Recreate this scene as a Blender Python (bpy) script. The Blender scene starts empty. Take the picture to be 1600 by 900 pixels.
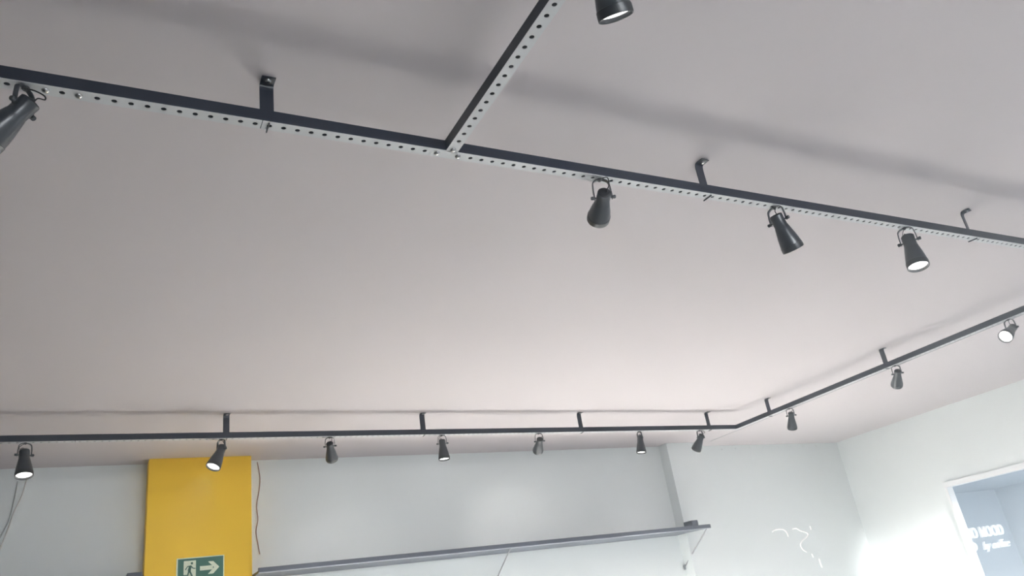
import bpy, bmesh, math
import numpy as np
from mathutils import Vector, Matrix

C = bpy.context.scene.collection
SC = bpy.context.scene

# ---------------------------------------------------------------- camera
EYE = Vector((0.0, 0.0, 1.45))
FPX = 1214.23
R_ = Vector((0.88109292, -0.45087397, -0.14278631))
U_ = Vector((-0.06822349, -0.41992172, 0.90499243))
F_ = Vector((0.4679966, 0.78764105, 0.40075025))
cam = bpy.data.cameras.new('camera')
cam.sensor_fit = 'HORIZONTAL'; cam.sensor_width = 36.0
cam.lens = FPX / 1600 * 36.0
cam.clip_start = 0.02; cam.clip_end = 100
co = bpy.data.objects.new('camera', cam); C.objects.link(co)
co.matrix_world = Matrix(((R_.x, U_.x, -F_.x, EYE.x), (R_.y, U_.y, -F_.y, EYE.y), (R_.z, U_.z, -F_.z, EYE.z), (0, 0, 0, 1)))
SC.camera = co

# ---------------------------------------------------------------- world, light, exposure
SC.view_settings.view_transform = 'Standard'
SC.view_settings.look = 'None'
SC.view_settings.gamma = 1.0
SC.view_settings.use_curve_mapping = False
SC.view_settings.exposure = 0.14
SC.cycles.max_bounces = 8
SC.cycles.diffuse_bounces = 6
SC.cycles.caustics_reflective = False
SC.cycles.caustics_refractive = False
SC.cycles.sample_clamp_indirect = 12
SC.cycles.use_denoising = True
w = bpy.data.worlds.new('world'); SC.world = w; w.use_nodes = True
w.node_tree.nodes['Background'].inputs[0].default_value = (0.62, 0.76, 1.0, 1)
w.node_tree.nodes['Background'].inputs[1].default_value = 1.5

def light(name, kind, energy, loc, direction, color=(1, 1, 1), **kw):
    l = bpy.data.lights.new(name, kind); l.energy = energy; l.color = color
    for k, v in kw.items(): setattr(l, k, v)
    o = bpy.data.objects.new(name, l); C.objects.link(o); o.location = loc
    o.rotation_euler = Vector(direction).to_track_quat('-Z', 'Y').to_euler()
    return o
SUN_DIR = (0.15, 0.95, -0.215)
light('sun', 'SUN', 90, (2, -9, 6), SUN_DIR, (1.0, 0.985, 0.97), angle=math.radians(2))
# area lamp at an assumed shop front, added to brighten the right side
light('added_right_fill', 'AREA', 6, (8.02, 1.1, 1.4), (-1, 0.8, 0.0), (0.86, 0.95, 1.0), shape='RECTANGLE', size=2.8, size_y=2.0)
# area lamp at the assumed opening behind the viewer, added to brighten the walls
light('added_wall_fill', 'AREA', 46, (1.9, -3.1, 2.1), (-0.04, 1, -0.26), (0.92, 0.97, 1.0), shape='RECTANGLE', size=3.2, size_y=0.85, spread=math.radians(64))
# added spot making the bright patch by the serving opening, real source unknown
light('added_corner_spot', 'SPOT', 7500, (4.6, -3.3, 1.95), (7.91 - 4.6, 5.2 + 3.3, 1.30 - 1.95), (0.96, 0.99, 1.0), spot_size=math.radians(10.2), spot_blend=1.0, shadow_soft_size=0.1)
# unseen area lamp lighting the adjoining room
light('adjoining_room_area', 'AREA', 42, (9.6, 3.6, 1.0), (0.1, 0.8, 0.05), (0.86, 0.94, 1.0), shape='RECTANGLE', size=2.2, size_y=1.6)

H = 2.95            # ceiling height
def at(px, py, axis, v):
    """World point where the sight line through a measured photo point meets a known plane of the room (axis 0/1/2 = v)."""
    d = R_ * ((px - 800) / FPX) - U_ * ((py - 450) / FPX) + F_
    return EYE + d * ((v - EYE[axis]) / d[axis])

# ---------------------------------------------------------------- materials
def mat(name, col, rough=0.5, metal=0.0, spec=0.5, bump=0.0, bscale=60, var=0.0, vscale=2.0, emit=0.0, coat=0.0):
    m = bpy.data.materials.new(name); m.use_nodes = True
    nt = m.node_tree; b = nt.nodes['Principled BSDF']
    b.inputs['Base Color'].default_value = (*col, 1)
    b.inputs['Roughness'].default_value = rough
    b.inputs['Metallic'].default_value = metal
    b.inputs['Specular IOR Level'].default_value = spec
    b.inputs['Coat Weight'].default_value = coat
    if emit:
        b.inputs['Emission Color'].default_value = (1.0, 0.99, 0.96, 1)
        b.inputs['Emission Strength'].default_value = emit
    if bump or var:
        tc = nt.nodes.new('ShaderNodeTexCoord')
    if bump:
        n = nt.nodes.new('ShaderNodeTexNoise'); n.inputs['Scale'].default_value = bscale; n.inputs['Detail'].default_value = 4
        bp = nt.nodes.new('ShaderNodeBump'); bp.inputs['Strength'].default_value = bump; bp.inputs['Distance'].default_value = 0.004
        nt.links.new(tc.outputs['Object'], n.inputs['Vector'])
        nt.links.new(n.outputs['Fac'], bp.inputs['Height']); nt.links.new(bp.outputs['Normal'], b.inputs['Normal'])
    if var:
        n2 = nt.nodes.new('ShaderNodeTexNoise'); n2.inputs['Scale'].default_value = vscale; n2.inputs['Detail'].default_value = 3
        r = nt.nodes.new('ShaderNodeValToRGB')
        r.color_ramp.elements[0].position = 0.3; r.color_ramp.elements[1].position = 0.7
        r.color_ramp.elements[0].color = (*[c * (1 - var) for c in col], 1)
        r.color_ramp.elements[1].color = (*[min(1, c * (1 + var)) for c in col], 1)
        nt.links.new(tc.outputs['Object'], n2.inputs['Vector'])
        nt.links.new(n2.outputs['Fac'], r.inputs['Fac']); nt.links.new(r.outputs['Color'], b.inputs['Base Color'])
    return m

M = dict(
    ceiling=mat('ceiling_paint', (0.655, 0.608, 0.62), 0.8, spec=0.25, bump=0.12, bscale=35, var=0.012, vscale=1.6),
    wall=mat('wall_paint', (0.88, 0.925, 0.92), 0.75, spec=0.25, bump=0.1, bscale=40, var=0.012, vscale=1.3),
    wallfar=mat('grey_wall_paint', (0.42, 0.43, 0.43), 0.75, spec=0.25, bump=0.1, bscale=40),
    floor=mat('floor_tile', (0.40, 0.40, 0.395), 0.45, var=0.04, vscale=4),
    yellow=mat('yellow_paint', (1.0, 0.63, 0.05), 0.6, spec=0.3, bump=0.1, bscale=40, var=0.02),
    blackrail=mat('black_rail_paint', (0.022, 0.028, 0.044), 0.38, spec=0.5, bump=0.03, bscale=300),
    strip=mat('light_grey_rail_paint', (0.64, 0.655, 0.67), 0.5, spec=0.4, var=0.03, vscale=9),
    lamp=mat('black_lamp_paint', (0.036, 0.043, 0.052), 0.30, spec=0.8),
    lampin=mat('lamp_inner_black', (0.02, 0.02, 0.022), 0.5),
    lampring=mat('satin_dark_ring', (0.032, 0.036, 0.04), 0.35, spec=0.6),
    lens=mat('lit_lens', (0.9, 0.9, 0.88), 0.3, emit=2.6),
    cable=mat('black_cable', (0.012, 0.012, 0.014), 0.5),
    zinc=mat('zinc_bolt', (0.50, 0.50, 0.50), 0.18, metal=1.0),
    darkzinc=mat('dark_bolt', (0.10, 0.10, 0.105), 0.4, metal=0.7),
    shelf=mat('blue_grey_shelf', (0.115, 0.13, 0.16), 0.5, var=0.05, vscale=3),
    shelfedge=mat('pale_shelf_edge', (0.42, 0.45, 0.50), 0.45),
    rod=mat('grey_rod', (0.30, 0.31, 0.33), 0.45, metal=0.3),
    white=mat('white_gloss', (0.95, 0.96, 0.97), 0.4),
    whitemark=mat('glowing_white_mark', (0.97, 0.98, 0.98), 0.35, emit=0.35),  # faint glow added to keep lettering and strokes bright, they are no lamps
    green=mat('sign_green', (0.035, 0.16, 0.11), 0.5),
    cream=mat('sign_cream', (0.78, 0.84, 0.66), 0.5),
    browncable=mat('brown_wire', (0.33, 0.17, 0.12), 0.6),
    palecable=mat('pale_cable', (0.66, 0.63, 0.60), 0.5),
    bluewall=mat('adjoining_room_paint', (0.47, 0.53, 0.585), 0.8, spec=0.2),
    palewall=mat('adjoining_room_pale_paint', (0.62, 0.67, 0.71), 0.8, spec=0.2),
    plug=mat('wall_plug_grey', (0.42, 0.44, 0.44), 0.6),
    plaster=mat('white_filler', (0.85, 0.84, 0.82), 0.7),
)

# ---------------------------------------------------------------- helpers
def obj(name, bm, m, parent=None, loc=None, smooth=False):
    me = bpy.data.meshes.new(name)
    bmesh.ops.recalc_face_normals(bm, faces=bm.faces)
    if smooth:
        for f in bm.faces: f.smooth = True
        for e in bm.edges:
            if len(e.link_faces) == 2 and e.calc_face_angle(0) > math.radians(35): e.smooth = False
    bm.to_mesh(me); bm.free()
    me.materials.append(m)
    o = bpy.data.objects.new(name, me); C.objects.link(o)
    if parent: o.parent = parent
    if loc is not None: o.location = loc
    return o

def thing(name, label, cat, loc=(0, 0, 0), rotz=0.0, group=None):
    o = bpy.data.objects.new(name, None); C.objects.link(o)
    o.location = loc; o.rotation_euler = (0, 0, rotz); o.empty_display_size = 0.05
    o['label'] = label; o['category'] = cat
    if group: o['group'] = group
    return o

def tag(o, label, cat, group=None, kind=None):
    o['label'] = label; o['category'] = cat
    if group: o['group'] = group
    if kind: o['kind'] = kind
    return o

def struct(name, bm, m, label, cat, parent=None):
    o = obj(name, bm, m, parent); o['kind'] = 'structure'
    o['label'] = label; o['category'] = cat
    return o

def box(bm, lo, hi, bevel=0.0):
    v = [bm.verts.new((x, y, z)) for z in (lo[2], hi[2]) for y in (lo[1], hi[1]) for x in (lo[0], hi[0])]
    fs = [bm.faces.new([v[i] for i in f]) for f in ((0, 2, 3, 1), (4, 5, 7, 6), (0, 1, 5, 4), (2, 6, 7, 3), (0, 4, 6, 2), (1, 3, 7, 5))]
    if bevel:
        es = list({e for f in fs for e in f.edges})
        bmesh.ops.bevel(bm, geom=es, offset=bevel, segments=2, affect='EDGES', profile=0.5)
    return bm

def lathe(bm, prof, seg=32, mtx=Matrix()):
    rings = []
    for r, z in prof:
        if r < 1e-6: rings.append([bm.verts.new(mtx @ Vector((0, 0, z)))])
        else: rings.append([bm.verts.new(mtx @ Vector((r * math.cos(2 * math.pi * k / seg), r * math.sin(2 * math.pi * k / seg), z))) for k in range(seg)])
    for a, b in zip(rings, rings[1:]):
        for k in range(seg):
            k2 = (k + 1) % seg
            if len(a) == 1 and len(b) == 1: continue
            if len(a) == 1: bm.faces.new((a[0], b[k], b[k2]))
            elif len(b) == 1: bm.faces.new((a[k], a[k2], b[0]))
            else: bm.faces.new((a[k], a[k2], b[k2], b[k]))
    return bm

def smooth_path(pts, n=8):
    P = [Vector(p) for p in pts]; Q = [P[0]] + P + [P[-1]]; out = []
    for i in range(1, len(Q) - 2):
        for k in range(n):
            t = k / n; a, b, c, d = Q[i - 1], Q[i], Q[i + 1], Q[i + 2]
            out.append(0.5 * ((2 * b) + (c - a) * t + (2 * a - 5 * b + 4 * c - d) * t * t + (3 * b - a - 3 * c + d) * t ** 3))
    out.append(P[-1]); return out

def tube(bm, pts, r, seg=8, flat=None):
    """Sweep a round section (or a flat one, flat=(half width, half thickness, width direction)) along pts."""
    pts = [Vector(p) for p in pts]; rings = []; prev = None
    for i, p in enumerate(pts):
        t = (pts[min(i + 1, len(pts) - 1)] - pts[max(i - 1, 0)]).normalized()
        if flat:
            wd = Vector(flat[2]); wd = (wd - t * wd.dot(t)).normalized(); n = t.cross(wd)
            rings.append([bm.verts.new(p + wd * a * flat[0] + n * b * flat[1]) for a, b in ((-1, -1), (1, -1), (1, 1), (-1, 1))])
        else:
            if prev is None: prev = t.orthogonal().normalized()
            prev = (prev - t * prev.dot(t)).normalized(); q = t.cross(prev)
            rr = r[i] if isinstance(r, (list, tuple)) else r
            rings.append([bm.verts.new(p + prev * rr * math.cos(2 * math.pi * k / seg) + q * rr * math.sin(2 * math.pi * k / seg)) for k in range(seg)])
    for a, b in zip(rings, rings[1:]):
        n = len(a)
        for k in range(n): bm.faces.new((a[k], a[(k + 1) % n], b[(k + 1) % n], b[k]))
    bm.faces.new(rings[0]); bm.faces.new(rings[-1])
    return bm

def prism(bm, poly, z0, z1, mtx=Matrix()):
    a = [bm.verts.new(mtx @ Vector((x, y, z0))) for x, y in poly]; b = [bm.verts.new(mtx @ Vector((x, y, z1))) for x, y in poly]
    bm.faces.new(a); bm.faces.new(b); n = len(poly)
    for k in range(n): bm.faces.new((a[k], a[(k + 1) % n], b[(k + 1) % n], b[k]))
    return bm

# ---------------------------------------------------------------- the setting
X0, Y0, XW, YB = -3.2, -3.0, 7.91, 6.25
T = 0.16
struct('floor', box(bmesh.new(), (X0 - T, Y0 - T, -0.12), (13.0, 7.2, 0)), M['floor'], 'pale tiled floor of the room', 'floor')
struct('ceiling', box(bmesh.new(), (X0 - T, Y0 - T, H), (XW + T, 6.6, H + 0.2)), M['ceiling'], 'warm white painted ceiling above the lighting rails', 'ceiling')
# back wall: the main plane, and right of the pilaster it steps back a little
bm = bmesh.new()
prism(bm, [(X0 - T, YB), (5.45, YB), (5.45, 6.285), (XW + 0.001, 6.36), (XW + 0.001, 6.56), (X0 - T, 6.56)], 0, H)
struct('wall_back', bm, M['wall'], 'pale grey green back wall behind the shelf', 'wall')
struct('wall_left', box(bmesh.new(), (X0 - T, Y0, 0), (X0, YB, H)), M['wallfar'], 'grey left wall', 'wall')
FX0, FX1, FZ0, FZ1 = 0.1, 5.2, 1.7, 2.6                    # assumed opening behind the viewer, shaped to place the sun patch
bm = bmesh.new()
box(bm, (X0 - T, Y0 - T, 0), (FX0, Y0, H)); box(bm, (FX1, Y0 - T, 0), (XW + T, Y0, H))
box(bm, (FX0, Y0 - T, 0), (FX1, Y0, FZ0)); box(bm, (FX0, Y0 - T, FZ1), (FX1, Y0, H))
struct('wall_front', bm, M['wallfar'], 'grey wall behind the viewer', 'wall')
# right wall with the serving opening and an assumed shop front (outside the picture)
OY0, OY1, OZ0, OZ1 = 2.95, 5.183, 1.05, 1.45 + 0.716       # serving opening
SY0, SY1, SZ0, SZ1 = -0.4, 2.6, 0.35, 2.45                # assumed shop front
TW = 0.06
bm = bmesh.new()
def rw(y0, y1, z0, z1): box(bm, (XW, y0, z0), (XW + TW, y1, z1))
rw(Y0, SY0, 0, H); rw(SY0, SY1, 0, SZ0); rw(SY0, SY1, SZ1, H); rw(SY1, OY0, 0, H)
rw(OY0, OY1, 0, OZ0); rw(OY0, OY1, OZ1, H); rw(OY1, 6.56, 0, H)
struct('wall_right', bm, M['wall'], 'pale right wall with the white framed opening', 'wall')
# white architrave of the serving opening
fw = 0.052
win = bpy.data.objects.new('window_1', None); C.objects.link(win); win.location = (XW, (OY0 + OY1) / 2, OZ0)
win['kind'] = 'structure'; win['label'] = 'white framed opening in the right wall to the next room'; win['category'] = 'window'
def wpart(name, lo, hi):
    b = box(bmesh.new(), lo, hi, 0.004); o = obj(name, b, M['white'], win); o.matrix_parent_inverse = Matrix.Translation(-win.location); return o
wpart('frame_head', (XW - 0.03, OY0 - fw, OZ1 - 0.002), (XW + TW + 0.01, OY1 + 0.028, OZ1 + fw))
wpart('frame_jamb', (XW - 0.03, OY1 - 0.002, OZ0), (XW + TW + 0.01, OY1 + 0.028, OZ1 - 0.003))
wpart('frame_jamb', (XW - 0.03, OY0 - fw, OZ0), (XW + TW + 0.01, OY0 + 0.002, OZ1 - 0.003))
wpart('frame_sill', (XW - 0.05, OY0 - fw, OZ0 - 0.04), (XW + TW + 0.01, OY1 + fw, OZ0 - 0.001))
# adjoining room behind the opening
AX = 10.55; AZ = 1.45 + 0.79
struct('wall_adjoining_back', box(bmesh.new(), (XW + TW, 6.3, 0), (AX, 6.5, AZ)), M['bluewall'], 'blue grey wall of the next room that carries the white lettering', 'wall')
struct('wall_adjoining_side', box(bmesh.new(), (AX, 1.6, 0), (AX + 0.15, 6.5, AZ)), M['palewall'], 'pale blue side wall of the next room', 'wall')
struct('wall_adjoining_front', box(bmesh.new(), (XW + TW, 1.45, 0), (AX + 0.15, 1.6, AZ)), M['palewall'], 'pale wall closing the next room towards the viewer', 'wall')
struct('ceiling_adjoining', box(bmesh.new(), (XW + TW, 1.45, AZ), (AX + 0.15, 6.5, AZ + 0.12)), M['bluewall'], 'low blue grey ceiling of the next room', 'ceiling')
# yellow column and white pilaster on the back wall
struct('column', box(bmesh.new(), (0.400, 6.095, 0), (1.107, YB + 0.01, H), 0.002), M['yellow'], 'bright yellow square column with the green exit sign', 'column')
struct('pilaster', box(bmesh.new(), (5.135, 6.12, 0), (5.60, 6.4, H), 0.002), M['wall'], 'pale pilaster at the right end of the shelf', 'column')
# ceiling joint running from the pilaster towards the viewer
bm = bmesh.new(); tube(bm, [(5.70, 1.2, H - 0.0005), (5.70, 6.1, H - 0.0005)], 0, flat=(0.0035, 0.0015, (1, 0, 0)))
struct('trim_1', bm, M['rod'], 'thin joint line across the ceiling beside the right rail', 'trim')

# ---------------------------------------------------------------- rails
RW, RH, TH, PITCH = 0.038, 0.038, 0.0018, 0.0381
def strip_mesh(x0, x1, hole0, skip=(), PITCH=PITCH):
    """Perforated bottom of a channel from x0 to x1 (local x), holes every PITCH from hole0."""
    bm = bmesh.new(); seg = 12; r = 0.0070; hw = RW / 2
    k0 = math.ceil((x0 - hole0 + r + 0.003) / PITCH); k1 = math.floor((x1 - hole0 - r - 0.003) / PITCH)
    cs = [hole0 + k * PITCH for k in range(k0, k1 + 1)]
    cs = [c for c in cs if all(abs(c - s) > 0.012 for s in skip)]
    # spans between hole cells
    c0 = 0.011; edges = []; cur = x0
    def slab(a, b):
        if b - a > 1e-5: box(bm, (a, -hw, 0), (b, hw, TH))
    for c in cs:
        a, b = max(c - c0, x0), min(c + c0, x1)
        slab(cur, a); cur = b
        rect = []
        for k in range(seg):
            t = 2 * math.pi * k / seg + math.pi / seg * 0
            dx, dy = math.cos(t), math.sin(t)
            s = min((b - c) / dx if dx > 1e-9 else 1e9, (a - c) / dx if dx < -1e-9 else 1e9, hw / abs(dy) if abs(dy) > 1e-9 else 1e9)
            rect.append((c + dx * s, dy * s))
        # snap to the true corners
        for cx, cy in ((a, -hw), (a, hw), (b, -hw), (b, hw)):
            i = min(range(seg), key=lambda k: (rect[k][0] - cx) ** 2 + (rect[k][1] - cy) ** 2); rect[i] = (cx, cy)
        V = []
        for z in (0, TH):
            V.append([bm.verts.new((x, y, z)) for x, y in rect])
            V.append([bm.verts.new((c + r * math.cos(2 * math.pi * k / seg), r * math.sin(2 * math.pi * k / seg), z)) for k in range(seg)])
        for k in range(seg):
            j = (k + 1) % seg
            bm.faces.new((V[0][k], V[0][j], V[1][j], V[1][k])); bm.faces.new((V[2][k], V[3][k], V[3][j], V[2][j]))
            bm.faces.new((V[1][k], V[1][j], V[3][j], V[3][k])); bm.faces.new((V[0][k], V[2][k], V[2][j], V[0][j]))
    slab(cur, x1)
    return bm

def channel_mesh(L):
    bm = bmesh.new(); h = RW / 2
    box(bm, (0, -h, TH), (L, -h + 0.002, RH)); box(bm, (0, h - 0.002, TH), (L, h, RH))
    box(bm, (0, -h + 0.002, RH - 0.002), (L, -h + 0.008, RH)); box(bm, (0, h - 0.008, RH - 0.002), (L, h - 0.002, RH))
    return bm

class Rail:
    def __init__(s, label, a, b, z, seams, hole_at, domes=(), skip=(), pitch=PITCH):
        a, b = Vector((*a, z)), Vector((*b, z)); s.a = a; s.d = (b - a).normalized(); s.L = (b - a).length; s.z = z
        s.rot = math.atan2(s.d.y, s.d.x)
        s.root = thing('perforated_rail', label, 'lighting rail', a, s.rot, 'black perforated lighting rails')
        obj('channel', channel_mesh(s.L), M['blackrail'], s.root)
        u = lambda p: (Vector((*p, z)) - a).dot(s.d)
        cuts = [0] + sorted(u(p) for p in seams) + [s.L]
        hole0 = u(hole_at); sk = [u(p) for p in skip] + [u(p) for p in domes]
        for x0, x1 in zip(cuts, cuts[1:]):
            o = obj('perforated_strip', strip_mesh(x0 + (0.0012 if x0 else 0), x1 - (0.0012 if x1 < s.L else 0), hole0, sk, pitch), M['strip'], s.root)
            o['label'] = 'light grey perforated underside strip'
        for p in domes:
            o = obj('bolt', lathe(bmesh.new(), [(0, -0.0062), (0.004, -0.0057), (0.0075, -0.0035), (0.0092, 0), (0.0092, 0.002), (0, 0.002)], 20), M['zinc'], s.root, (u(p), 0, -0.0006), True)
            o['label'] = 'shiny domed bolt head'
    def point(s, t): return s.a + s.d * t

ZF, ZBK = 1.45 + 1.355, 1.45 + 1.345
FY = 1.801
def along(px, py, z, axis=2): 
    p = at(px, py, axis, z); return p
front = Rail('long black lighting rail crossing the upper left to right edge, nearest the viewer', (-1.9, FY + 0.001), (5.085, FY - 0.012), ZF,
             [(0.361, FY), (1.960, FY), (3.582, FY)], along(360 + 533 / 6.43, 100 + 650 / 6.43, ZF)[:2],
             domes=[(along(71, 141, ZF).x, FY), (along(123, 149, ZF).x, FY), (along(682, 240, ZF).x, FY), (along(714, 246, ZF).x, FY)], skip=[(0.905, FY), (0.925, FY)])
tee = Rail('short black lighting rail branching off at a right angle towards the top edge', (0.921, -0.9), (0.921, FY - RW / 2 - 0.0005), ZF,
           [], (0.921, at(714.5, 220.7, 2, ZF).y), domes=[(0.921, 1.768)], pitch=0.0387)
back = Rail('black lighting rail along the back wall above the shelf', (-2.6, 4.978), (5.062, 5.072), ZBK,
            [(at(118, 680, 2, ZBK).x, 5.0), (2.087, 5.03), (3.428, 5.04), (4.76, 5.06)], (0.0, 5.0))
right = Rail('black lighting rail running along the right wall past the corner joint', (5.088, FY + 0.03), (5.083, 5.091), ZBK + 0.0,
             [(5.08, 4.635), (5.08, 3.455)], (5.08, 3.3))

# ---------------------------------------------------------------- hangers
def hanger(label, x, y, ztop_rail, rot=0.0, w=0.038, clip=True):
    """Bent flat strap: foot screwed to the ceiling (towards local -y), arm down into the rail, small clip below."""
    t = thing('ceiling_bracket', label, 'bracket', (x, y, H), rot, 'black strap hangers holding the lighting rails')
    bm = bmesh.new(); h = w / 2; th = 0.003
    drop = -(H - ztop_rail) - 0.002
    prof = [(-0.040, -0.0035), (-0.010, -0.0035), (-0.004, -0.006), (-0.0015, -0.011), (0, -0.02), (0, drop)]
    tube(bm, [(0, py, pz) for py, pz in prof], 0, flat=(h, th / 2, (1, 0, 0)))
    obj('strap', bm, M['blackrail'], t)
    o = obj('screw', lathe(bmesh.new(), [(0, -0.0065), (0.005, -0.006), (0.0085, -0.003), (0.0095, 0.0), (0, 0.0)], 18), M['zinc'], t, (0, -0.024, -0.0052), True)
    o['label'] = 'shiny screw head'
    o = obj('washer', lathe(bmesh.new(), [(0.0, -0.0009), (0.013, -0.0009), (0.013, 0.0006), (0, 0.0006)], 20), M['darkzinc'], t, (0, -0.024, -0.0052), True)
    if clip:
        bm = bmesh.new(); zb = -(H - ztop_rail) - RH
        box(bm, (-0.0015 + 0.002, -RW / 2 - 0.001, zb - 0.005), (0.0015 + 0.002, RW / 2 + 0.002, zb - 0.0002))
        obj('joint_clip', bm, M['blackrail'], t)
    return t
hanger('wide black strap hanger on the near rail at the upper left', 0.377, 1.803, ZF + RH)
hanger('black strap hanger on the near rail between the middle and second spotlights', 1.962, 1.801, ZF + RH, 0.06)
hanger('black strap hanger at the right end of the near rail', 3.585, 1.797, ZF + RH, 0.25)
for x, y, lab in ((0.762, 5.018, 'black strap hanger of the back rail above the yellow column'),
                  (2.087, 5.034, 'black strap hanger of the back rail, second counted from the yellow column'),
                  (3.428, 5.052, 'black strap hanger of the back rail, third counted from the yellow column'),
                  (4.765, 5.067, 'black strap hanger of the back rail nearest the corner joint')):
    hanger(lab, x, y, ZBK + RH)
hanger('black strap hanger of the right rail nearest the corner joint', 5.083, 4.650, ZBK + RH, math.pi / 2)
hanger('black strap hanger halfway along the right rail', 5.085, 3.460, ZBK + RH, math.pi / 2)

# ---------------------------------------------------------------- spotlights
DROP = 0.062; LENSD = 0.112
def make_parts():
    P = {}
    def keep(name, bm, m, smooth=True):
        o = obj(name, bm, m, None, None, smooth); C.objects.unlink(o); P[name] = o
    keep('mounting_bolt', lathe(bmesh.new(), [(0, -0.0004), (0.0085, -0.0004), (0.0085, -0.0075), (0.004, -0.0075), (0.004, -0.011), (0, -0.011)], 6), M['darkzinc'])
    # yoke: an arch whose axis runs along local x, arms down to the pivots
    arch = []
    for k in range(13):
        t = math.pi * k / 12; arch.append((-0.029 * math.cos(t), 0, -0.024 + 0.021 * math.sin(t) ** 0.7 if 0 < k < 12 else -0.024))
    pts = [(-0.0305, 0, -DROP - 0.006), (-0.0305, 0, -0.040)] + arch + [(0.0305, 0, -0.040), (0.0305, 0, -DROP - 0.006)]
    keep('yoke', tube(bmesh.new(), pts, 0, flat=(0.0056, 0.0015, (0, 1, 0))), M['lamp'], False)
    kn = Matrix.Rotation(math.pi / 2, 4, 'Y')
    keep('knob', lathe(bmesh.new(), [(0, -0.009), (0.0028, -0.009), (0.0028, 0.0012), (0.0062, 0.0012), (0.0066, 0.009), (0.0045, 0.0115), (0, 0.0115)], 14, kn), M['lamp'])
    # body, lens towards +z, pivot at the origin
    keep('housing', lathe(bmesh.new(), [(0.0215, -0.0255), (0.0236, -0.0235), (0.0240, 0.020), (0.0252, 0.022), (0.0285, 0.038), (0.0338, 0.062), (0.0372, 0.082), (0.0384, 0.095), (0.0365, 0.097), (0.034, 0.094)], 40), M['lamp'])
    keep('rear_cap', lathe(bmesh.new(), [(0, -0.0285), (0.012, -0.0283), (0.0195, -0.0268), (0.0216, -0.0252), (0, -0.024)], 32), M['lampin'])
    keep('front_ring', lathe(bmesh.new(), [(0.0383, 0.0945), (0.0400, 0.0960), (0.0404, 0.112), (0.0398, 0.1165), (0.0386, 0.1172), (0.0370, 0.1165), (0.0350, 0.108), (0.0346, 0.102), (0.0346, 0.095)], 40), M['lampring'])
    keep('lens', lathe(bmesh.new(), [(0, 0.1085), (0.018, 0.1083), (0.0345, 0.1070), (0.0345, 0.103), (0, 0.103)], 36), M['lens'])
    return P
PARTS = make_parts()

def spotlight(label, mount, z, lens_px, side, power=14.0, scale=1.0, lit=True, yoke_rot=None, loop=1, turn=0.0, extra=0.0):
    """mount = (x, y) on the rail; side +1 the lens end lies nearer the viewer than the pivot, -1 farther."""
    mount = Vector((mount[0], mount[1], z))
    drop = DROP * scale + extra
    pivot = mount - Vector((0, 0, drop))
    d = (R_ * ((lens_px[0] - 800) / FPX) - U_ * ((lens_px[1] - 450) / FPX) + F_).normalized()
    o = EYE - pivot; b = o.dot(d); rad = LENSD * scale; disc = b * b - (o.dot(o) - rad * rad)
    tpar = -b - side * math.sqrt(max(disc, 0.0))
    ax = (EYE + d * tpar - pivot).normalized()
    ax = (ax + (EYE - pivot).normalized() * turn).normalized()      # turned a little more towards / away from the viewer
    t = thing('track_spotlight', label, 'spotlight', mount, 0, 'black spotlights hanging from the rails')
    def put(name, mtx, key=None):
        c = PARTS[key or name].copy(); C.objects.link(c); c.name = name; c.parent = t; c.matrix_local = mtx; return c
    S = Matrix.Scale(scale, 4)
    hx = Vector((ax.y, -ax.x, 0)) if yoke_rot is None else Vector((math.cos(yoke_rot), math.sin(yoke_rot), 0))
    hx = (hx - ax * hx.dot(ax)); hx.z = 0; hx.normalize()
    ry = Matrix.Rotation(math.atan2(hx.y, hx.x), 4, 'Z')
    K = Matrix.Diagonal((scale, scale, drop / DROP, 1))
    put('mounting_bolt', ry); put('yoke', ry @ K)
    pv = Matrix.Translation((0, 0, -drop))
    put('knob', pv @ ry @ S @ Matrix.Translation((0.0315, 0, 0)))
    put('knob', pv @ ry @ Matrix.Rotation(math.pi, 4, 'Z') @ S @ Matrix.Translation((0.0315, 0, 0)))
    zax = ax; xax = (hx - zax * hx.dot(zax)).normalized(); yax = zax.cross(xax)
    B = Matrix(((xax.x, yax.x, zax.x, 0), (xax.y, yax.y, zax.y, 0), (xax.z, yax.z, zax.z, 0), (0, 0, 0, 1)))
    W = pv @ B @ S
    h = put('housing', W); put('rear_cap', W); r = put('front_ring', W)
    l = put('lens', W)
    if lit: l['label'] = 'glowing white lens'
    # power lead: loops from the rail to the rear cap
    rear = W @ Vector((0.006 * loop, 0.0, -0.0275)); out = -zax * 0.014 * scale
    axh = Vector((zax.x, zax.y, 0)).normalized()
    side_v = (-axh * 0.032 + xax * 0.016 * loop) * scale
    pts = [Vector((0.004 * loop, 0, -0.005)), side_v * 0.55 + Vector((0, 0, -0.008)), side_v * 1.1 + Vector((0, 0, -0.019)), side_v * 0.75 + (rear + out * 1.2) * 0.5 + Vector((0, 0, -0.018)), rear + out * 0.9, rear]
    obj('power_cable', tube(bmesh.new(), smooth_path(pts, 6), 0.0018, 8), M['cable'], t, None, True)
    if power:
        sp = bpy.data.lights.new('spot_beam', 'SPOT'); sp.energy = power; sp.spot_size = math.radians(70); sp.spot_blend = 0.9; sp.shadow_soft_size = 0.03
        sp.color = (1.0, 0.99, 0.97)
        so = bpy.data.objects.new('spot_beam', sp); C.objects.link(so); so.parent = t
        so.matrix_local = pv @ Matrix.Translation(zax * 0.122 * scale) @ ax.to_track_quat('-Z', 'Y').to_matrix().to_4x4()
    return t

def on_rail(rail, px, py):
    p = at(px, py, 2, rail.z); s = (p - rail.a).dot(rail.d); return rail.point(s)[:2]
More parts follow.
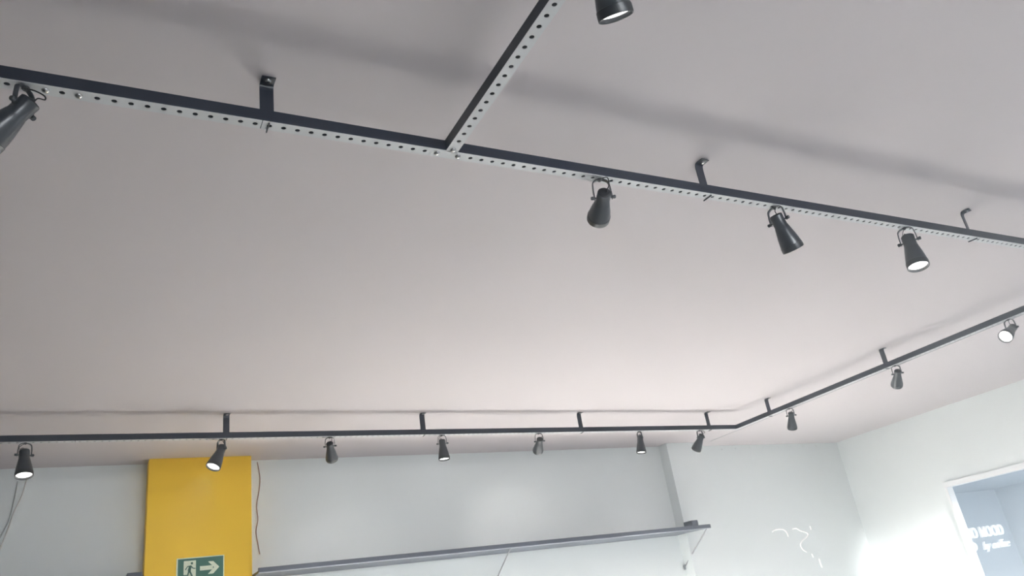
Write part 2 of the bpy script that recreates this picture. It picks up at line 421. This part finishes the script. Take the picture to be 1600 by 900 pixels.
# near rail
spotlight('black spotlight cut off by the left edge under the near rail', on_rail(front, 40, 133), ZF, (-26, 222), 1, power=9, scale=1.02)
spotlight('black spotlight cut off by the top edge, right of the branch rail', (0.921, 0.955), ZF, (963, 28), 1, power=9, scale=1.0, turn=0.22)
spotlight('black spotlight under the near rail showing its back cap, right of the rail junction', on_rail(front, 938, 278), ZF, (934, 345), -1, power=9, turn=-0.15, extra=0.012)
spotlight('black spotlight seen side on under the near rail, second to the right of the junction', on_rail(front, 1214, 320), ZF, (1239, 388), -1, power=9, scale=1.05)
spotlight('black spotlight with lit lens under the near rail, farthest right on it', on_rail(front, 1412, 356), ZF, (1432, 408), 1, power=9, scale=1.12, turn=-0.32)
# right rail
spotlight('small black spotlight with round lit lens at the right edge of the photo', on_rail(right, 1573, 499), ZBK, (1571, 526), 1, power=9, scale=1.05)
spotlight('greyish spotlight on the right rail with its back towards us, beside the halfway hanger', on_rail(right, 1400, 571), ZBK, (1401, 604), -1, power=9, turn=-0.2)
spotlight('small dark spotlight on the right rail, the one nearest the corner joint', on_rail(right, 1238, 638), ZBK, (1238, 669), -1, power=9)
# back rail
spotlight('grey sheened spotlight on the back rail just left of the corner joint', on_rail(back, 1093, 672), ZBK, (1088, 702), -1, power=9, scale=1.04)
spotlight('black spotlight on the back rail in front of the top of the pilaster edge', on_rail(back, 998, 674), ZBK, (1002, 705), 1, power=9, turn=-0.22)
spotlight('grey sheened spotlight turned to the wall, left of the third hanger on the back rail', on_rail(back, 841, 677), ZBK, (840, 707), -1, power=9, turn=-0.25)
spotlight('black spotlight with lit lens on the back rail just right of the second hanger', on_rail(back, 691, 679), ZBK, (694, 715), 1, power=9, turn=-0.22)
spotlight('grey sheened spotlight turned to the wall, on the back rail right of the yellow column', on_rail(back, 515, 683), ZBK, (519, 720), -1, power=9, turn=-0.25)
spotlight('tilted black spotlight with lit lens in front of the yellow column', on_rail(back, 347, 684), ZBK, (334, 727.5), 1, power=20, scale=1.1, turn=-0.12)
spotlight('black spotlight with wide lit lens on the back rail at the left edge', on_rail(back, 40, 691), ZBK, (37.5, 741), 1, power=9, scale=1.12, turn=-0.1)

# ---------------------------------------------------------------- shelf
SZ = 1.45 + 0.622; SYF = 5.872
sh = thing('wall_shelf', 'long blue grey wall shelf between the yellow column and the pilaster', 'shelf', (1.12, YB, SZ))
def rel(bm, o): bmesh.ops.translate(bm, verts=bm.verts, vec=-Vector(o.location)); return bm
bm = prism(bmesh.new(), [(1.112, SYF + 0.012), (5.225, SYF + 0.012), (5.13, 6.11), (5.13, YB - 0.001), (1.112, YB - 0.001)], SZ, SZ + 0.018)
obj('board', rel(bm, sh), M['shelf'], sh)
bm = box(bmesh.new(), (1.108, SYF - 0.006, SZ + 0.004), (5.23, SYF + 0.012, SZ + 0.034), 0.002)
obj('front_fascia', rel(bm, sh), M['shelf'], sh)
bm = box(bmesh.new(), (1.108, SYF - 0.008, SZ - 0.003), (5.23, SYF + 0.010, SZ + 0.004), 0.001)
o = obj('edge_strip', rel(bm, sh), M['shelfedge'], sh); o['label'] = 'pale strip along the lower front edge'
for a, b in (((5.195, SYF + 0.02, SZ - 0.004), (5.128, 6.243, 1.45 + 0.329)), ((3.10, SYF + 0.02, SZ - 0.004), (3.03, 6.243, 1.45 + 0.30))):
    d = (Vector(b) - Vector(a))
    obj('brace_rod', rel(tube(bmesh.new(), [a, b], 0.0055, 10), sh), M['rod'], sh)
    bm = box(bmesh.new(), (b[0] - 0.014, b[1] - 0.012, b[2] - 0.026), (b[0] + 0.002 if b[0] > 5 else b[0] + 0.014, YB - 0.001, b[2] + 0.018), 0.002)
    obj('rod_foot', rel(bm, sh), M['rod'], sh)
bm = box(bmesh.new(), (5.122, 6.00, SZ + 0.0185), (5.205, 6.115, SZ + 0.098), 0.003)
tag(obj('end_block', bm, M['shelf']), 'small dark block standing on the right end of the shelf', 'block')
s2 = thing('wall_shelf', 'left hand shelf whose dark end just shows left of the yellow column', 'shelf', (0.39, YB, SZ))
P = at(205, 899, 1, 6.08)
bm = box(bmesh.new(), (-2.2, 5.95, P.z - 0.05), (0.385, YB - 0.001, P.z - 0.02), 0.002)
obj('board', rel(bm, s2), M['shelf'], s2)
P2 = at(208, 897, 1, 6.1)
bm = box(bmesh.new(), (P2.x - 0.04, 6.05, P.z - 0.0195), (0.385, YB - 0.001, P2.z + 0.004), 0.004)
obj('end_cap', rel(bm, s2), M['shelf'], s2)

# ---------------------------------------------------------------- exit sign on the column
SG = at(276, 873, 1, 6.09); SG2 = at(350.5, 867, 1, 6.09)
sw = SG2.x - SG.x; sgh = sw * 0.52
sg = thing('exit_sign', 'green exit sign with running figure and arrow on the yellow column', 'sign', (SG.x, 6.0945, SG.z))
def sgpart(name, polys, m, y0, y1, label=None, smooth=False):
    bm = bmesh.new()
    mt = Matrix(((1, 0, 0, 0), (0, 0, -1, 0), (0, 1, 0, 0), (0, 0, 0, 1)))   # poly (x, z) -> thickness along -y
    for p in polys: prism(bm, p, y0, y1, mt)
    o = obj(name, bm, m, sg)
    if label: o['label'] = label
    return o
rect = lambda x0, z0, x1, z1: [(x0, z0), (x1, z0), (x1, z1), (x0, z1)]
b_ = 0.0065
sgpart('backing_plate', [rect(0, -sgh, sw, 0)], M['cream'], 0.0, 0.003, 'cream plate showing as a border')
sgpart('green_panel', [rect(b_ * 1.4, -sgh + b_, sw - b_, -b_)], M['green'], 0.003, 0.0036)
dx0, dx1 = 0.149 * sw, 0.402 * sw
sgpart('door_pictogram', [rect(dx0, -sgh + 2 * b_, dx1, -0.068 * sw)], M['cream'], 0.0036, 0.0042, 'cream doorway')
# running figure: head and limbs as tapered strokes
def stroke(pts, r):
    out = []
    P = [Vector((x * sw, z * sw)) for x, z in pts]; L = []; Rr = []
    for i, p in enumerate(P):
        t = (P[min(i + 1, len(P) - 1)] - P[max(i - 1, 0)]).normalized(); n = Vector((-t.y, t.x)) * r * sw
        L.append(tuple(p + n)); Rr.append(tuple(p - n))
    return [[L[i], L[i + 1], Rr[i + 1], Rr[i]] for i in range(len(P) - 1)]
circ = lambda cx, cz, r: [((cx + r * math.cos(k * math.pi / 8)) * sw, (cz + r * math.sin(k * math.pi / 8)) * sw) for k in range(16)]
polys = [circ(0.318, -0.125, 0.026)]
polys += stroke([(0.285, -0.185), (0.262, -0.290)], 0.030)
polys += stroke([(0.305, -0.178), (0.230, -0.188), (0.185, -0.255)], 0.011)
polys += stroke([(0.300, -0.185), (0.345, -0.235), (0.392, -0.240)], 0.011)
polys += stroke([(0.262, -0.275), (0.232, -0.375), (0.128, -0.375)], 0.017)
polys += stroke([(0.268, -0.275), (0.305, -0.350), (0.345, -0.455)], 0.017)
sgpart('running_figure', polys, M['green'], 0.0042, 0.0048, 'green running figure')
A = [(0.487, -0.205), (0.725, -0.205), (0.660, -0.118), (0.770, -0.118), (0.895, -0.250), (0.770, -0.385), (0.660, -0.385), (0.725, -0.297), (0.487, -0.297)]
# arrow split into convex pieces
A1 = [(0.487, -0.205), (0.760, -0.205), (0.760, -0.297), (0.487, -0.297)]
A2 = [(0.655, -0.118), (0.765, -0.118), (0.895, -0.250), (0.785, -0.250)]
A3 = [(0.655, -0.385), (0.765, -0.385), (0.895, -0.2505), (0.785, -0.2505)]
sgpart('arrow', [[(x * sw, z * sw) for x, z in q] for q in (A1, A2, A3)], M['cream'], 0.0036, 0.0043, 'cream arrow pointing right')

# ---------------------------------------------------------------- lettering in the next room
def text(name, body, size, p, m, label, cat, shear=0.0, width=None, offset=0.0, group=None):
    cu = bpy.data.curves.new(name, 'FONT'); cu.body = body; cu.size = size; cu.extrude = 0.012; cu.offset = offset; cu.shear = shear
    to = bpy.data.objects.new(name, cu); C.objects.link(to)
    bpy.context.view_layer.update()
    me = bpy.data.meshes.new_from_object(to.evaluated_get(bpy.context.evaluated_depsgraph_get()))
    bpy.data.objects.remove(to); me.materials.clear(); me.materials.append(m)
    o = bpy.data.objects.new(name, me); C.objects.link(o)
    xs = [v.co.x for v in me.vertices]; sx = 1.0
    if width: sx = width / (max(xs) - min(xs))
    for v in me.vertices: v.co.x = (v.co.x - min(xs)) * sx
    o.rotation_euler = (math.pi / 2, 0, 0); o.location = p
    return tag(o, label, cat, group)
ty = 6.287
q = at(1570, 836, 1, ty); q0 = at(1513, 843, 1, ty); hh = at(1513, 830, 1, ty).z - q0.z
wd = q.x - q0.x
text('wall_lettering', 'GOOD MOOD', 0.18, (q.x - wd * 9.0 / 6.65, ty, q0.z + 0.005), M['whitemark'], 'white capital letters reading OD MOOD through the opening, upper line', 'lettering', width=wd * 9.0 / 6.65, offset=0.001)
q1 = at(1528, 859, 1, ty); 
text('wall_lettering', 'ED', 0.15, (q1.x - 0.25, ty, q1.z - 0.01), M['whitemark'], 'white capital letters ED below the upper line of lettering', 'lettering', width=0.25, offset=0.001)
q2 = at(1538, 859, 1, ty); q3 = at(1580, 855, 1, ty)
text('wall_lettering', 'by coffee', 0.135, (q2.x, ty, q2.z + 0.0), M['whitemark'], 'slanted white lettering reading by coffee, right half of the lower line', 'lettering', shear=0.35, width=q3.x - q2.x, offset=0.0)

# ---------------------------------------------------------------- white line drawing on the back wall, right part
def yb(x): return 6.285 + (x - 5.45) * (0.075 / 2.46) - 0.004
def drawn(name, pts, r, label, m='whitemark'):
    P = []
    for px, py in pts:
        y = 6.3
        for _ in range(3): p = at(px, py, 1, y); y = yb(p.x)
        P.append(p)
    bm = tube(bmesh.new(), smooth_path(P, 6), r, 8)
    return tag(obj(name, bm, M[m], None, None, True), label, 'wall drawing', 'white strokes drawn on the wall')
zx = lambda l: [(1140 + a / 7.5, 780 + b / 7.5) for a, b in l]
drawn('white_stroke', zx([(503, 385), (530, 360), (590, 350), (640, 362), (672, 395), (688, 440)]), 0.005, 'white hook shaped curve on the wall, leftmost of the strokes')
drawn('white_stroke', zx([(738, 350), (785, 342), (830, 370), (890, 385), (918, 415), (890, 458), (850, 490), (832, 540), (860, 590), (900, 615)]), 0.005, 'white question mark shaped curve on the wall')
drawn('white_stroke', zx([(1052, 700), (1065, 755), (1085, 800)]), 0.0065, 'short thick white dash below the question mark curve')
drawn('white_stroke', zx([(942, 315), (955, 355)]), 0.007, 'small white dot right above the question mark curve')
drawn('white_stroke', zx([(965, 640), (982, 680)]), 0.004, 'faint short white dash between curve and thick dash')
# faint plugs under the ceiling
for k, (px, py) in enumerate([(1128, 702), (1149, 701), (1171, 700), (1192, 700), (1216, 699), (1235, 698), (1254, 698), (1275, 697)]):
    y = 6.3
    for _ in range(3): p = at(px, py, 1, y); y = yb(p.x) + 0.004
    o = obj('wall_plug', lathe(bmesh.new(), [(0, 0.0), (0.006, 0.0), (0.005, 0.003), (0, 0.003)], 12, Matrix.Rotation(math.pi / 2, 4, 'X')), M['plug'], None, (p.x, y + 0.0005, p.z), True)
    tag(o, 'tiny grey plug in the row just under the ceiling, right of the pilaster', 'wall plug', 'tiny plugs under the ceiling')

# ---------------------------------------------------------------- loose wires on the back wall
wy = YB - 0.006
def wire(name, pts, r, m, label):
    bm = tube(bmesh.new(), smooth_path([at(a, b, 1, wy) for a, b in pts], 6), r, 8)
    return tag(obj(name, bm, m, None, None, True), label, 'cable')
wire('loose_wire', [(402, 722), (406, 745), (405, 765), (401, 790), (403, 812), (400, 830), (403, 850), (406, 866)], 0.0032, M['browncable'], 'thin brown wire hanging down the wall right of the yellow column')
wire('loose_wire', [(42, 748), (34, 775), (22, 800), (13, 825), (0, 858), (-8, 880)], 0.0040, M['palecable'], 'pale thin cable hanging on the wall below the leftmost back spotlight')
wire('loose_wire', [(28, 752), (20, 790), (14, 812), (4, 832), (-6, 850)], 0.0042, M['plug'], 'darker grey cable left of the pale one at the left edge')

# ---------------------------------------------------------------- thin haze volume added to lift the darks like lens glare
hm = bpy.data.materials.new('glare_veil'); hm.use_nodes = True
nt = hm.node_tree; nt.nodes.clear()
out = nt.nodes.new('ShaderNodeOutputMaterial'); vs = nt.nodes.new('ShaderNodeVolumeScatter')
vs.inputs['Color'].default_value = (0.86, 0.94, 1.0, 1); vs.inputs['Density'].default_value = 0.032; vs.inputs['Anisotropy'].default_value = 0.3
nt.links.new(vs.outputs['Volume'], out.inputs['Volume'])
hz = obj('veil', box(bmesh.new(), (X0 + 0.01, Y0 + 0.01, 0.01), (XW - 0.06, 5.855, H - 0.001)), hm)
tag(hz, 'thin pale haze added to stand in for lens glare', 'veil', kind='stuff')
